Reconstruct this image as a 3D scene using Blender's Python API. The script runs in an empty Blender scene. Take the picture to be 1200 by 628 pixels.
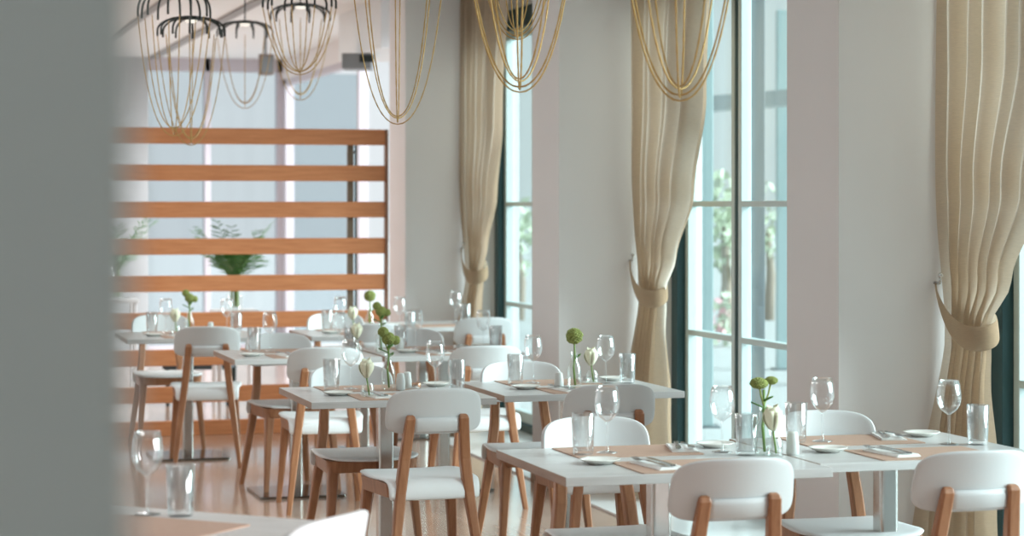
import bpy, bmesh, math, random
from mathutils import Vector, Matrix
random.seed(7)
PI = math.pi
S = bpy.context.scene
C = S.collection

# ------------------------------------------------------------------ camera calibration
F = 2600.0; TH = math.radians(15.9); H = 1.54; HOR = 240.0
CT, ST = math.cos(TH), math.sin(TH)
TZ = 0.745                       # table height
def cam_pt(px, d):               # ground position of image column px at depth d
    xc = (px - 600) / F * d
    return (xc * CT + d * ST, d * CT - xc * ST)
def at(px, py, z):               # where a pixel ray meets the horizontal plane z
    d = (H - z) * F / (py - HOR)
    return cam_pt(px, d)
def at_y(px, Y):                 # X where image column px meets the plane y = Y
    t = TH + math.atan((px - 600) / F)
    return Y * math.tan(t)

# ------------------------------------------------------------------ materials
def new_mat(name):
    m = bpy.data.materials.new(name); m.use_nodes = True
    nt = m.node_tree
    return m, nt, nt.nodes['Principled BSDF']
def plain(name, col, rough=0.5, metal=0.0, noise=0.0, scale=8.0, spec=None, coat=0.0):
    m, nt, b = new_mat(name)
    b.inputs['Base Color'].default_value = (*col, 1)
    b.inputs['Roughness'].default_value = rough
    b.inputs['Metallic'].default_value = metal
    if spec is not None: b.inputs['Specular IOR Level'].default_value = spec
    if coat: b.inputs['Coat Weight'].default_value = coat; b.inputs['Coat Roughness'].default_value = 0.08
    if noise:
        tc = nt.nodes.new('ShaderNodeTexCoord'); n = nt.nodes.new('ShaderNodeTexNoise')
        n.inputs['Scale'].default_value = scale; n.inputs['Detail'].default_value = 4
        mx = nt.nodes.new('ShaderNodeMix'); mx.data_type = 'RGBA'
        mx.inputs[6].default_value = (*[c * (1 - noise) for c in col], 1)
        mx.inputs[7].default_value = (*[min(1, c * (1 + noise)) for c in col], 1)
        nt.links.new(tc.outputs['Object'], n.inputs['Vector'])
        nt.links.new(n.outputs['Fac'], mx.inputs[0]); nt.links.new(mx.outputs[2], b.inputs['Base Color'])
    return m
def wood(name, dark, light, stretch=(2, 30, 30), rough=0.45, coat=0.0):
    m, nt, b = new_mat(name)
    tc = nt.nodes.new('ShaderNodeTexCoord'); mp = nt.nodes.new('ShaderNodeMapping')
    mp.inputs['Scale'].default_value = stretch
    n = nt.nodes.new('ShaderNodeTexNoise'); n.inputs['Scale'].default_value = 1.6
    n.inputs['Detail'].default_value = 6; n.inputs['Roughness'].default_value = 0.6
    r = nt.nodes.new('ShaderNodeValToRGB')
    r.color_ramp.elements[0].position = 0.3; r.color_ramp.elements[0].color = (*dark, 1)
    r.color_ramp.elements[1].position = 0.7; r.color_ramp.elements[1].color = (*light, 1)
    nt.links.new(tc.outputs['Object'], mp.inputs['Vector']); nt.links.new(mp.outputs['Vector'], n.inputs['Vector'])
    nt.links.new(n.outputs['Fac'], r.inputs['Fac']); nt.links.new(r.outputs['Color'], b.inputs['Base Color'])
    b.inputs['Roughness'].default_value = rough
    if coat: b.inputs['Coat Weight'].default_value = coat; b.inputs['Coat Roughness'].default_value = 0.1
    return m
def thin_glass(name, tint, face=0.06, edge=0.75, rough=0.02, blend=0.35):
    m = bpy.data.materials.new(name); m.use_nodes = True
    nt = m.node_tree; nt.nodes.clear()
    out = nt.nodes.new('ShaderNodeOutputMaterial'); mx = nt.nodes.new('ShaderNodeMixShader')
    tr = nt.nodes.new('ShaderNodeBsdfTransparent'); gl = nt.nodes.new('ShaderNodeBsdfGlossy')
    tr.inputs['Color'].default_value = (*tint, 1); gl.inputs['Roughness'].default_value = rough
    gl.inputs['Color'].default_value = (0.95, 0.97, 0.98, 1)
    lw = nt.nodes.new('ShaderNodeLayerWeight'); lw.inputs['Blend'].default_value = blend
    mr = nt.nodes.new('ShaderNodeMapRange')
    mr.inputs['To Min'].default_value = face; mr.inputs['To Max'].default_value = edge
    nt.links.new(lw.outputs['Facing'], mr.inputs['Value']); nt.links.new(mr.outputs['Result'], mx.inputs['Fac'])
    nt.links.new(tr.outputs[0], mx.inputs[1]); nt.links.new(gl.outputs[0], mx.inputs[2])
    nt.links.new(mx.outputs[0], out.inputs['Surface'])
    return m

M = {}
M['wall'] = plain('wall_paint', (0.78, 0.765, 0.765), 0.75, noise=0.02, scale=3)
M['fore'] = plain('grey_paint', (0.54, 0.655, 0.655), 0.8, noise=0.04, scale=1.5)
M['grey_wall'] = plain('grey_wall_paint', (0.46, 0.49, 0.51), 0.8, noise=0.03, scale=2)
M['ceil'] = plain('ceiling_paint', (0.78, 0.82, 0.84), 0.85, noise=0.02, scale=2)
M['oak'] = wood('oak', (0.28, 0.110, 0.045), (0.42, 0.190, 0.092), (26, 26, 3), 0.42, 0.2)
M['slat'] = wood('slat_wood', (0.49, 0.165, 0.058), (0.64, 0.255, 0.108), (2.5, 30, 30), 0.5)
M['skirt'] = wood('skirting_wood', (0.34, 0.20, 0.12), (0.44, 0.28, 0.18), (3, 3, 30), 0.5)
M['edge'] = wood('table_side_shade_brown', (0.30, 0.20, 0.15), (0.42, 0.30, 0.235), (20, 2, 20), 0.5)  # browner version of the top for its side faces, shade put into the colour
M['top'] = wood('whitewashed_top', (0.52, 0.515, 0.505), (0.60, 0.60, 0.595), (3, 40, 40), 0.35, 0.15)
M['white'] = plain('white_laminate', (0.645, 0.66, 0.665), 0.42, noise=0.01)
M['seat'] = plain('white_seat_brightened', (0.84, 0.86, 0.87), 0.5, noise=0.01)  # chair white lightened in the colour to offset shade under the tables
M['steel'] = plain('brushed_steel', (0.62, 0.62, 0.60), 0.22, 1.0, noise=0.03, scale=30)
M['plate_steel'] = plain('dark_polished_steel', (0.24, 0.235, 0.22), 0.16, 1.0, noise=0.03)
M['cutlery'] = plain('polished_cutlery', (0.55, 0.56, 0.57), 0.15, 1.0, noise=0.02)
M['mat'] = plain('brown_placemat_weave', (0.47, 0.31, 0.235), 0.75, noise=0.08, scale=90)
M['china'] = plain('white_china', (0.86, 0.85, 0.80), 0.15, noise=0.01, coat=0.5)
M['linen'] = plain('white_linen', (0.84, 0.84, 0.82), 0.9, noise=0.03, scale=50)
M['shaker'] = plain('grey_white_porcelain', (0.66, 0.68, 0.66), 0.35, noise=0.02)
M['black'] = plain('black_metal', (0.020, 0.030, 0.028), 0.4, 0.3, noise=0.1)
M['gold'] = plain('gold_chain', (0.50, 0.32, 0.11), 0.38, 0.55, noise=0.12, scale=60)
M['alu_dark'] = plain('dark_teal_aluminium', (0.030, 0.080, 0.088), 0.4, 0.2, noise=0.05)
M['alu_pale'] = plain('pale_aluminium', (0.58, 0.68, 0.68), 0.4, 0.1, noise=0.02)
M['alu_beam'] = plain('grey_beam_paint', (0.34, 0.40, 0.42), 0.5, noise=0.03)
M['alu_grey'] = plain('grey_post_paint', (0.15, 0.175, 0.19), 0.5, noise=0.03)
M['alu_aqua'] = plain('pale_aqua_post_paint', (0.34, 0.45, 0.46), 0.5, noise=0.03)
M['glass'] = thin_glass('window_glass', (0.86, 0.955, 0.955), 0.03, 0.35, 0.0, 0.15)
M['mauve'] = plain('mauve_white_frame', (0.55, 0.53, 0.58), 0.6, noise=0.02)
M['clear'] = thin_glass('clear_window_glass', (0.84, 0.875, 0.89), 0.02, 0.12, 0.0, 0.1)
M['clear_side'] = thin_glass('clear_side_glass', (0.975, 0.985, 0.99), 0.01, 0.10, 0.0, 0.1)
M['frost'] = thin_glass('smoky_glass', (0.80, 0.84, 0.86), 0.03, 0.2, 0.0, 0.15)
M['stem'] = thin_glass('drinking_glass', (0.985, 0.99, 0.99), 0.03, 0.95, 0.02, 0.38)
M['vase'] = thin_glass('vase_glass', (0.95, 0.975, 0.96), 0.04, 0.75, 0.02, 0.34)
M['leaf'] = plain('green_leaf', (0.085, 0.22, 0.035), 0.5, noise=0.35, scale=30)
M['fluff'] = plain('pale_green_blossom', (0.26, 0.30, 0.08), 0.7, noise=0.35, scale=60)
M['stalk'] = plain('flower_stalk', (0.17, 0.29, 0.06), 0.5, noise=0.2, scale=40)
M['rose'] = plain('cream_rose_petal', (0.80, 0.79, 0.60), 0.6, noise=0.06, scale=30)
M['palm'] = plain('palm_leaf', (0.055, 0.20, 0.035), 0.5, noise=0.3, scale=12)
M['terrace'] = plain('pale_terrace_stone', (0.50, 0.52, 0.52), 0.8, noise=0.03, scale=2)
M['stone'] = plain('white_stone_sill', (0.82, 0.83, 0.83), 0.3, noise=0.03, scale=3, coat=0.3)
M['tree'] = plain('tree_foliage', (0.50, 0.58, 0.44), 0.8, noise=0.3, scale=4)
M['bark'] = plain('tree_bark', (0.30, 0.25, 0.20), 0.9, noise=0.2)
M['pink'] = plain('pink_blossom', (0.75, 0.42, 0.46), 0.8, noise=0.2)
M['soffit'] = plain('taupe_soffit', (0.44, 0.38, 0.37), 0.8, noise=0.03)
M['slot'] = plain('grey_slot', (0.30, 0.31, 0.32), 0.7, noise=0.05)
M['vent'] = plain('grey_vent_metal', (0.22, 0.24, 0.25), 0.5, 0.3, noise=0.04)
M['charcoal'] = plain('charcoal_fabric', (0.03, 0.045, 0.05), 0.8, noise=0.15, scale=30)

def floor_mat():
    m, nt, b = new_mat('glossy_oak_planks')
    tc = nt.nodes.new('ShaderNodeTexCoord'); mp = nt.nodes.new('ShaderNodeMapping')
    mp.inputs['Rotation'].default_value = (0, 0, PI / 2)
    br = nt.nodes.new('ShaderNodeTexBrick')
    br.inputs['Scale'].default_value = 1.0; br.inputs['Mortar Size'].default_value = 0.002
    br.inputs['Brick Width'].default_value = 1.4; br.inputs['Row Height'].default_value = 0.16
    br.inputs['Color1'].default_value = (0.53, 0.365, 0.280, 1); br.inputs['Color2'].default_value = (0.62, 0.44, 0.345, 1)
    br.inputs['Mortar'].default_value = (0.30, 0.18, 0.12, 1)
    mp2 = nt.nodes.new('ShaderNodeMapping'); mp2.inputs['Scale'].default_value = (22, 1.4, 1)
    n = nt.nodes.new('ShaderNodeTexNoise'); n.inputs['Scale'].default_value = 2; n.inputs['Detail'].default_value = 6
    mx = nt.nodes.new('ShaderNodeMix'); mx.data_type = 'RGBA'; mx.blend_type = 'MULTIPLY'; mx.inputs[0].default_value = 0.5
    rr = nt.nodes.new('ShaderNodeValToRGB')
    rr.color_ramp.elements[0].position = 0.3; rr.color_ramp.elements[0].color = (0.72, 0.66, 0.62, 1)
    rr.color_ramp.elements[1].position = 0.7; rr.color_ramp.elements[1].color = (1, 1, 1, 1)
    L = nt.links.new
    L(tc.outputs['Object'], mp.inputs['Vector']); L(mp.outputs['Vector'], br.inputs['Vector'])
    L(tc.outputs['Object'], mp2.inputs['Vector']); L(mp2.outputs['Vector'], n.inputs['Vector'])
    L(n.outputs['Fac'], rr.inputs['Fac']); L(br.outputs['Color'], mx.inputs[6]); L(rr.outputs['Color'], mx.inputs[7])
    L(mx.outputs[2], b.inputs['Base Color'])
    b.inputs['Roughness'].default_value = 0.20
    b.inputs['Specular IOR Level'].default_value = 0.7
    b.inputs['Coat Weight'].default_value = 0.6; b.inputs['Coat Roughness'].default_value = 0.10
    return m
M['floor'] = floor_mat()

def linen_curtain():
    m = bpy.data.materials.new('beige_linen_curtain'); m.use_nodes = True
    nt = m.node_tree; b = nt.nodes['Principled BSDF']; out = nt.nodes['Material Output']
    tc = nt.nodes.new('ShaderNodeTexCoord'); mp = nt.nodes.new('ShaderNodeMapping')
    mp.inputs['Scale'].default_value = (40, 40, 260)
    n = nt.nodes.new('ShaderNodeTexNoise'); n.inputs['Scale'].default_value = 1.2; n.inputs['Detail'].default_value = 5
    r = nt.nodes.new('ShaderNodeValToRGB')
    r.color_ramp.elements[0].position = 0.3; r.color_ramp.elements[0].color = (0.31, 0.21, 0.13, 1)
    r.color_ramp.elements[1].position = 0.7; r.color_ramp.elements[1].color = (0.44, 0.32, 0.21, 1)
    L = nt.links.new
    L(tc.outputs['Object'], mp.inputs['Vector']); L(mp.outputs['Vector'], n.inputs['Vector'])
    L(n.outputs['Fac'], r.inputs['Fac']); L(r.outputs['Color'], b.inputs['Base Color'])
    b.inputs['Roughness'].default_value = 0.9
    tl = nt.nodes.new('ShaderNodeBsdfTranslucent'); mx = nt.nodes.new('ShaderNodeMixShader'); mx.inputs[0].default_value = 0.50
    tl.inputs['Color'].default_value = (0.88, 0.80, 0.705, 1)
    L(b.outputs[0], mx.inputs[1]); L(tl.outputs[0], mx.inputs[2]); L(mx.outputs[0], out.inputs['Surface'])
    return m
M['curtain'] = linen_curtain()

def lamp_mat():
    m, nt, b = new_mat('lit_lamp_lens')
    b.inputs['Base Color'].default_value = (0.9, 0.9, 0.85, 1)
    b.inputs['Emission Color'].default_value = (1.0, 0.97, 0.86, 1); b.inputs['Emission Strength'].default_value = 0.9
    return m
M['lamp'] = lamp_mat()

# ------------------------------------------------------------------ mesh helpers
def BM(): return bmesh.new()
def obj(name, bm, mat, parent=None, smooth=False, bevel=0.0, subsurf=0, solid=0.0, loc=None):
    me = bpy.data.meshes.new(name); bm.normal_update(); bm.to_mesh(me); bm.free()
    o = bpy.data.objects.new(name, me); C.objects.link(o)
    mats = mat if isinstance(mat, (list, tuple)) else [mat]
    for k in mats: me.materials.append(k)
    if smooth:
        for p in me.polygons: p.use_smooth = True
    if parent is not None: o.parent = parent
    if loc is not None: o.location = loc
    if solid:
        md = o.modifiers.new('solid', 'SOLIDIFY'); md.thickness = solid; md.offset = 0
    if bevel:
        md = o.modifiers.new('bevel', 'BEVEL'); md.width = bevel; md.segments = 2; md.limit_method = 'ANGLE'
    if subsurf:
        md = o.modifiers.new('sub', 'SUBSURF'); md.levels = subsurf; md.render_levels = subsurf
    return o
def thing(name, label, cat, loc=(0, 0, 0), rz=0.0, group=None):
    o = bpy.data.objects.new(name, None); C.objects.link(o); o.empty_display_size = 0.1
    o.location = loc; o.rotation_euler = (0, 0, rz)
    return tag(o, label, cat, group)
def tag(o, label, cat, group=None):
    o['label'] = label; o['category'] = cat
    if group: o['group'] = group
    return o
def struct(name, bm, mat, parent=None, **k):
    o = obj(name, bm, mat, parent, **k)
    if parent is None: o['kind'] = 'structure'
    return o
def copy_thing(root, loc, rz, label, group=None):
    r = root.copy(); C.objects.link(r); r.location = loc; r.rotation_euler = (0, 0, rz); r['label'] = label
    if group: r['group'] = group
    for ch in list(root.children):
        c = ch.copy(); C.objects.link(c); c.parent = r
        for g in list(ch.children):
            d = g.copy(); C.objects.link(d); d.parent = c
    return r
def box(bm, x0, x1, y0, y1, z0, z1, mi=0):
    v = [bm.verts.new(p) for p in ((x0,y0,z0),(x1,y0,z0),(x1,y1,z0),(x0,y1,z0),(x0,y0,z1),(x1,y0,z1),(x1,y1,z1),(x0,y1,z1))]
    fs = []
    for q in ((3,2,1,0),(4,5,6,7),(0,1,5,4),(1,2,6,5),(2,3,7,6),(3,0,4,7)):
        f = bm.faces.new([v[i] for i in q]); f.material_index = mi; fs.append(f)
    return fs
def lathe(bm, prof, seg=28, cx=0, cy=0):
    rings = []
    for r, z in prof:
        if r < 1e-5: rings.append([bm.verts.new((cx, cy, z))])
        else: rings.append([bm.verts.new((cx + r*math.cos(2*PI*i/seg), cy + r*math.sin(2*PI*i/seg), z)) for i in range(seg)])
    for a, b in zip(rings, rings[1:]):
        for i in range(seg):
            j = (i + 1) % seg
            if len(a) == 1 and len(b) == 1: continue
            if len(a) == 1: bm.faces.new((a[0], b[j], b[i]))
            elif len(b) == 1: bm.faces.new((a[i], a[j], b[0]))
            else: bm.faces.new((a[i], a[j], b[j], b[i]))
def tube(bm, pts, rad, seg=8, caps=True):
    pts = [Vector(p) for p in pts]; n = len(pts)
    rad = rad if isinstance(rad, (list, tuple)) else [rad] * n
    rings = []; prev = None
    for i, p in enumerate(pts):
        t = (pts[min(i+1, n-1)] - pts[max(i-1, 0)])
        t = t.normalized() if t.length > 1e-9 else Vector((0, 0, 1))
        if prev is None:
            ref = Vector((0, 0, 1)) if abs(t.z) < 0.9 else Vector((1, 0, 0))
            u = t.cross(ref).normalized()
        else:
            u = (prev - t * prev.dot(t)); u = u.normalized() if u.length > 1e-6 else t.orthogonal().normalized()
        prev = u; w = t.cross(u)
        rings.append([bm.verts.new(p + (u*math.cos(2*PI*k/seg) + w*math.sin(2*PI*k/seg)) * rad[i]) for k in range(seg)])
    for a, b in zip(rings, rings[1:]):
        for k in range(seg):
            j = (k + 1) % seg
            bm.faces.new((a[k], a[j], b[j], b[k]))
    if caps:
        bm.faces.new(list(reversed(rings[0]))); bm.faces.new(rings[-1])
def bar(bm, pts, sizes):          # rectangular section (x half, y half) swept through horizontal sections
    rings = []
    for p, (a, b) in zip(pts, sizes):
        c = 0.3
        sec = [(-a, -b*(1-c)), (-a*(1-c), -b), (a*(1-c), -b), (a, -b*(1-c)), (a, b*(1-c)), (a*(1-c), b), (-a*(1-c), b), (-a, b*(1-c))]
        rings.append([bm.verts.new((p[0]+s[0], p[1]+s[1], p[2])) for s in sec])
    for r0, r1 in zip(rings, rings[1:]):
        for k in range(8):
            j = (k+1) % 8
            bm.faces.new((r0[k], r0[j], r1[j], r1[k]))
    bm.faces.new(list(reversed(rings[0]))); bm.faces.new(rings[-1])
def round_rect(w0, w1, d, r, n=6):     # outline (counter-clockwise) with width w0 at y=-d/2 and w1 at y=+d/2
    out = []
    for cx, cy, a0 in ((w0/2-r, -d/2+r, -90), (w1/2-r, d/2-r, 0), (-w1/2+r, d/2-r, 90), (-w0/2+r, -d/2+r, 180)):
        for i in range(n+1):
            a = math.radians(a0 + 90*i/n); out.append((cx + r*math.cos(a), cy + r*math.sin(a)))
    return out
def slab(bm, outline, z0, z1):
    b = [bm.verts.new((x, y, z0)) for x, y in outline]; t = [bm.verts.new((x, y, z1)) for x, y in outline]
    bm.faces.new(list(reversed(b))); bm.faces.new(t)
    n = len(b)
    for i in range(n): bm.faces.new((b[i], b[(i+1) % n], t[(i+1) % n], t[i]))
def ball(bm, c, r, sub=1, sq=(1, 1, 1)):
    q = bmesh.ops.create_icosphere(bm, subdivisions=sub, radius=r)
    for v in q['verts']: v.co = Vector((v.co.x*sq[0], v.co.y*sq[1], v.co.z*sq[2])) + Vector(c)

# ------------------------------------------------------------------ room shell
XP, XG, CEIL, HEAD = 3.50, 4.22, 3.10, 2.88
PIT, PW = 3.61, 0.50
piers = [11.37 - PIT*2, 11.37 - PIT, 11.37, 11.37 + PIT]     # near corner Y of each pier
YEND = 23.6
bm = BM(); box(bm, -4.0, XG + 0.10, -2.5, YEND + 0.2, -0.12, 0.0); struct('floor', bm, M['floor'])
bm = BM(); box(bm, -4.0, XG + 0.10, -2.5, YEND + 0.2, CEIL, CEIL + 0.12); struct('ceiling', bm, M['ceil'])
bm = BM()
for a, b in zip(piers, piers[1:]): box(bm, XP, XG - 0.05, a + PW, b, 0.0, 0.012)
struct('trim_4', bm, M['stone'], bevel=0.002)
bm = BM()
for y in piers: box(bm, XP, XG + 0.10, y, y + PW, 0, CEIL)
for a, b in zip(piers, piers[1:]): box(bm, XG - 0.06, XG + 0.10, a + PW, b, HEAD, CEIL)
box(bm, XG - 0.06, XG + 0.10, piers[-1] + PW, YEND, HEAD, CEIL)
box(bm, XP, XG + 0.10, -2.5, piers[0] - PIT + PW, 0, CEIL); box(bm, XG - 0.06, XG + 0.10, piers[0] - PIT + PW, piers[0], HEAD, CEIL)
struct('wall_right', bm, M['wall'])
bm = BM(); box(bm, -4.15, -4.0, -2.5, YEND + 0.2, 0, CEIL); struct('wall_far_left', bm, M['wall'])
bm = BM(); box(bm, -4.15, XP, -2.65, -2.5, 0, CEIL); struct('wall_behind', bm, M['wall'])
bm = BM()
for y in piers[1:]:
    box(bm, XP - 0.012, XP, y - 0.012, y + PW, 0, 0.085)
    box(bm, XP, XG - 0.06, y - 0.012, y, 0.012, 0.085)
struct('baseboard_right', bm, M['skirt'], bevel=0.002)

def window(name, y0, y1, npan, fmat='alu_dark'):
    bm = BM()
    x0, x1 = XG - 0.05, XG + 0.03
    box(bm, x0, x1, y0, y0 + 0.07, 0, HEAD); box(bm, x0 - 0.03, x1, y1 - 0.09, y1, 0, HEAD)
    box(bm, x0, x1, y0, y1, HEAD - 0.13, HEAD); box(bm, x0, x1, y0, y1, 0, 0.06)
    w = (y1 - y0 + 0.24) / npan
    for k in range(1, npan): box(bm, x0 + 0.012, x1, y1 - k*w - 0.014, y1 - k*w + 0.014, 0.06, HEAD - 0.1)
    root = struct(name, bm, M[fmat], bevel=0.003)
    for k in range(npan):
        a, b = y1 - (k+1)*w + 0.024, y1 - k*w - 0.024
        if k == 0: b -= 0.07
        if k == npan - 1: a = y0 + 0.075
        bm = BM(); xa, xb = XG - 0.035, XG + 0.02
        box(bm, xa, xb, a, a + 0.045, 0.07, HEAD - 0.14); box(bm, xa, xb, b - 0.045, b, 0.07, HEAD - 0.14)
        box(bm, xa, xb, a + 0.045, b - 0.045, 0.07, 0.14); box(bm, xa, xb, a + 0.045, b - 0.045, HEAD - 0.2, HEAD - 0.14)
        for z in (0.855, 1.545): box(bm, xa, xb, a + 0.045, b - 0.045, z - 0.015, z + 0.015)
        fr = obj('leaf_frame', bm, M['alu_pale'], root, bevel=0.003)
        bm = BM(); box(bm, XG - 0.004, XG + 0.004, a + 0.04, b - 0.04, 0.13, HEAD - 0.19)
        obj('pane', bm, M['glass'], fr)
    return root
window('window_1', piers[2] + PW, piers[3], 4)
window('window_2', piers[1] + PW, piers[2], 4)
window('window_3', piers[0] + PW, piers[1], 4)
bm = BM(); y4a, y4b, ym = piers[3] + PW, YEND - 0.02, 19.7
for a, b in ((y4a, y4a + 0.05), (ym - 0.035, ym + 0.035), (y4b - 0.16, y4b)): box(bm, XG - 0.06, XG + 0.03, a, b, 0, HEAD)
box(bm, XG - 0.06, XG + 0.03, y4a, y4b, 0, 0.05); box(bm, XG - 0.06, XG + 0.03, y4a, y4b, HEAD - 0.06, HEAD)
w4 = struct('window_4', bm, M['mauve'], bevel=0.003)
for a, b in ((y4a + 0.05, ym - 0.035), (ym + 0.035, y4b - 0.16)):
    bm = BM(); box(bm, XG - 0.004, XG + 0.004, a, b, 0.05, HEAD - 0.06); obj('pane', bm, M['clear_side'], w4)

# end wall beyond the slat screen: grey left part, then a glazed front
def ex(px): return at_y(px, YEND)
bm = BM(); box(bm, -4.0, ex(173), YEND, YEND + 0.15, 0, CEIL); struct('wall_back', bm, M['grey_wall'])
bm = BM()
xa, xb = ex(173), XG - 0.06
for p0, p1 in ((240, 247), (325, 337), (423, 426)): box(bm, ex(p0), ex(p1), YEND, YEND + 0.15, 0, CEIL)
box(bm, xa, xb, YEND, YEND + 0.12, CEIL - 0.14, CEIL); box(bm, xa, xb, YEND, YEND + 0.12, 0, 0.05)
w5 = struct('window_5', bm, M['mauve'], bevel=0.004)
for p0, p1, mt in ((174, 240, 'frost'), (247, 325, 'clear'), (337, 423, 'clear')):
    bm = BM(); box(bm, ex(p0), ex(p1), YEND + 0.05, YEND + 0.058, 0.05, CEIL - 0.14); obj('pane', bm, M[mt], w5)
bm = BM(); box(bm, ex(426), xb, YEND + 0.05, YEND + 0.058, 0.05, CEIL - 0.14); obj('pane', bm, M['clear'], w5)
# ceiling slots running down the room
bm = BM(); p, q = (at(135, 80, CEIL)), (at(262, 34, CEIL))
def strip(bm, p, q, w, z0, z1):
    d = Vector((q[0]-p[0], q[1]-p[1])); n = Vector((-d.y, d.x)).normalized() * w/2
    pts = [(p[0]+n.x, p[1]+n.y), (p[0]-n.x, p[1]-n.y), (q[0]-n.x, q[1]-n.y), (q[0]+n.x, q[1]+n.y)]
    slab(bm, pts, z0, z1)
x_s = at(190, 61, CEIL)[0]
strip(bm, (x_s, 12.0), (x_s, YEND), 0.09, CEIL - 0.02, CEIL); struct('trim_1', bm, M['slot'])
bm = BM(); x_s = at(150, 30, CEIL)[0]
strip(bm, (x_s, 12.0), (x_s, 21.0), 0.06, CEIL - 0.02, CEIL); struct('trim_2', bm, M['slot'])
# soffit and air box over the glazed side beyond the screen
bm = BM(); box(bm, 3.62, XG - 0.06, 16.3, 17.9, 2.72, CEIL); struct('trim_3', bm, M['ceil'])
def hx(px, d): return cam_pt(px, d)
x, y = hx(420, 17.4)
t = thing('air_vent_box', 'grey metal air unit hanging under the ceiling soffit above the slat screen', 'air vent', (x, y, 2.60), -TH)
bm = BM(); box(bm, -0.12, 0.11, -0.15, 0.15, 0.0, 0.12); obj('housing', bm, M['vent'], t, bevel=0.006)
bm = BM(); box(bm, 0.02, 0.13, -0.156, -0.10, 0.05, 0.105)
for k in range(3): box(bm, 0.02, 0.13, -0.160, -0.155, 0.055 + 0.017*k, 0.062 + 0.017*k)
obj('grille', bm, M['black'], t)
x, y = hx(311, 19.5)
t = thing('ceiling_speaker', 'brown-grey box speaker hanging from the ceiling left of the air unit', 'speaker', (x, y, 2.68), -TH + 0.35)
bm = BM(); slab(bm, round_rect(0.13, 0.10, 0.14, 0.02), 0.0, 0.18); obj('cabinet', bm, plain('brown_grey_plastic', (0.22, 0.18, 0.16), 0.6, noise=0.05), t)
bm = BM(); box(bm, -0.05, 0.05, -0.076, -0.071, 0.02, 0.16); obj('grille', bm, M['vent'], t)
bm = BM(); tube(bm, [(0, 0, 0.18), (0, 0, CEIL - 2.68)], 0.012); obj('mount', bm, M['vent'], t)

# foreground wall edge on the left
x, y = cam_pt(158, 0.85)
bm = BM(); box(bm, -1.1, x, y, y + 0.30, 0, CEIL); struct('wall_left', bm, M['fore'], bevel=0.004)

# ------------------------------------------------------------------ outside
bm = BM(); box(bm, XG + 0.10, 60, -30, 90, -0.14, -0.02); box(bm, -40, XG + 0.1, YEND + 0.2, 90, -0.14, -0.02)
struct('terrace', bm, M['terrace'])
def out_post(px, d, w, mat, label):
    x, y = cam_pt(px, d)
    t = thing('terrace_post', label, 'post', (x, y, -0.02), -0.25, 'terrace posts outside the windows')
    bm = BM(); box(bm, -w/2, w/2, -w/2, w/2, 0.012, 3.4); obj('shaft', bm, M[mat], t, bevel=0.005)
    bm = BM(); box(bm, -w*0.8, w*0.8, -w*0.8, w*0.8, 0, 0.012); obj('foot_plate', bm, M['alu_grey'], t)
    return (x, y)
out_post(884, 14.4, 0.122, 'alu_grey', 'grey square post outside the middle window, right of the dark mullion')
out_post(822, 15.6, 0.15, 'alu_aqua', 'pale aqua square post outside the middle window, beside the curtain')
out_post(918, 21.0, 0.13, 'alu_aqua', 'slim pale post far outside the middle window, next to the pier edge')
out_post(596, 19.0, 0.10, 'alu_aqua', 'pale aqua post outside the farthest window, beside its curtain')
bm = BM()
x0, y0 = cam_pt(700, 23.0); x1, y1 = cam_pt(1000, 19.0)
strip(bm, (x0, y0), (x1, y1), 0.35, 2.43, 2.56)
o = obj('pergola_beam', bm, M['alu_beam']); tag(o, 'long grey pergola beam crossing high outside the middle window', 'beam')
for px, d in ((705, 22.9), (985, 19.2)):
    x, y = cam_pt(px, d)
    bm = BM(); box(bm, x-0.08, x+0.08, y-0.08, y+0.08, -0.02, 2.43); obj('support', bm, M['alu_beam'], o)
def tree(px, d, h, r, label, mat, n=150):
    x, y = cam_pt(px, d); t = thing('garden_tree', label, 'tree', (x, y, -0.02), 0, 'trees and bushes beyond the terrace')
    rng = random.Random(int(px)); bm = BM()
    tube(bm, [(0, 0, 0), (0.05, 0.02, h*0.3), (0, 0, h*0.62)], [0.09, 0.07, 0.03]); obj('trunk', bm, M['bark'], t, smooth=True)
    bm = BM()
    for i in range(n):
        a, e, q = rng.uniform(0, 2*PI), rng.uniform(-1, 1), rng.random() ** 0.4
        c = Vector((math.cos(a)*math.sqrt(1-e*e)*r*q, math.sin(a)*math.sqrt(1-e*e)*r*q, h*0.66 + e*q*h*0.33))
        s = rng.uniform(0.05, 0.13)
        u = Vector((rng.uniform(-1, 1), rng.uniform(-1, 1), rng.uniform(-1, 1))).normalized(); w = u.orthogonal().normalized()
        v = [bm.verts.new(c + k) for k in (u*s, w*s*0.6, -u*s, -w*s*0.6)]; bm.faces.new(v)
    obj('foliage', bm, M[mat], t)
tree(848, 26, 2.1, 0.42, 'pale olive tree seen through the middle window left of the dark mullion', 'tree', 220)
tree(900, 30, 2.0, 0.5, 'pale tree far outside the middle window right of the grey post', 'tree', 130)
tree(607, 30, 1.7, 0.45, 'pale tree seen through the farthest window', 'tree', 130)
x, y = cam_pt(850, 24.5); t = thing('flower_bush', 'low pink flowering bush outside the middle window under the olive tree', 'bush', (x, y, -0.02))
rng = random.Random(3); bm = BM(); bm2 = BM()
for i in range(90):
    c = Vector((rng.gauss(0, 0.12), rng.gauss(0, 0.12), 0.35 + rng.uniform(-0.3, 0.25))); s = 0.06
    u = Vector((rng.uniform(-1, 1), rng.uniform(-1, 1), rng.uniform(-1, 1))).normalized(); w = u.orthogonal()
    q = bm if rng.random() < 0.6 else bm2
    q.faces.new([q.verts.new(c + k) for k in (u*s, w*s*0.6, -u*s, -w*s*0.6)])
tube(bm, [(0, 0, 0), (0, 0, 0.4)], 0.03)
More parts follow.
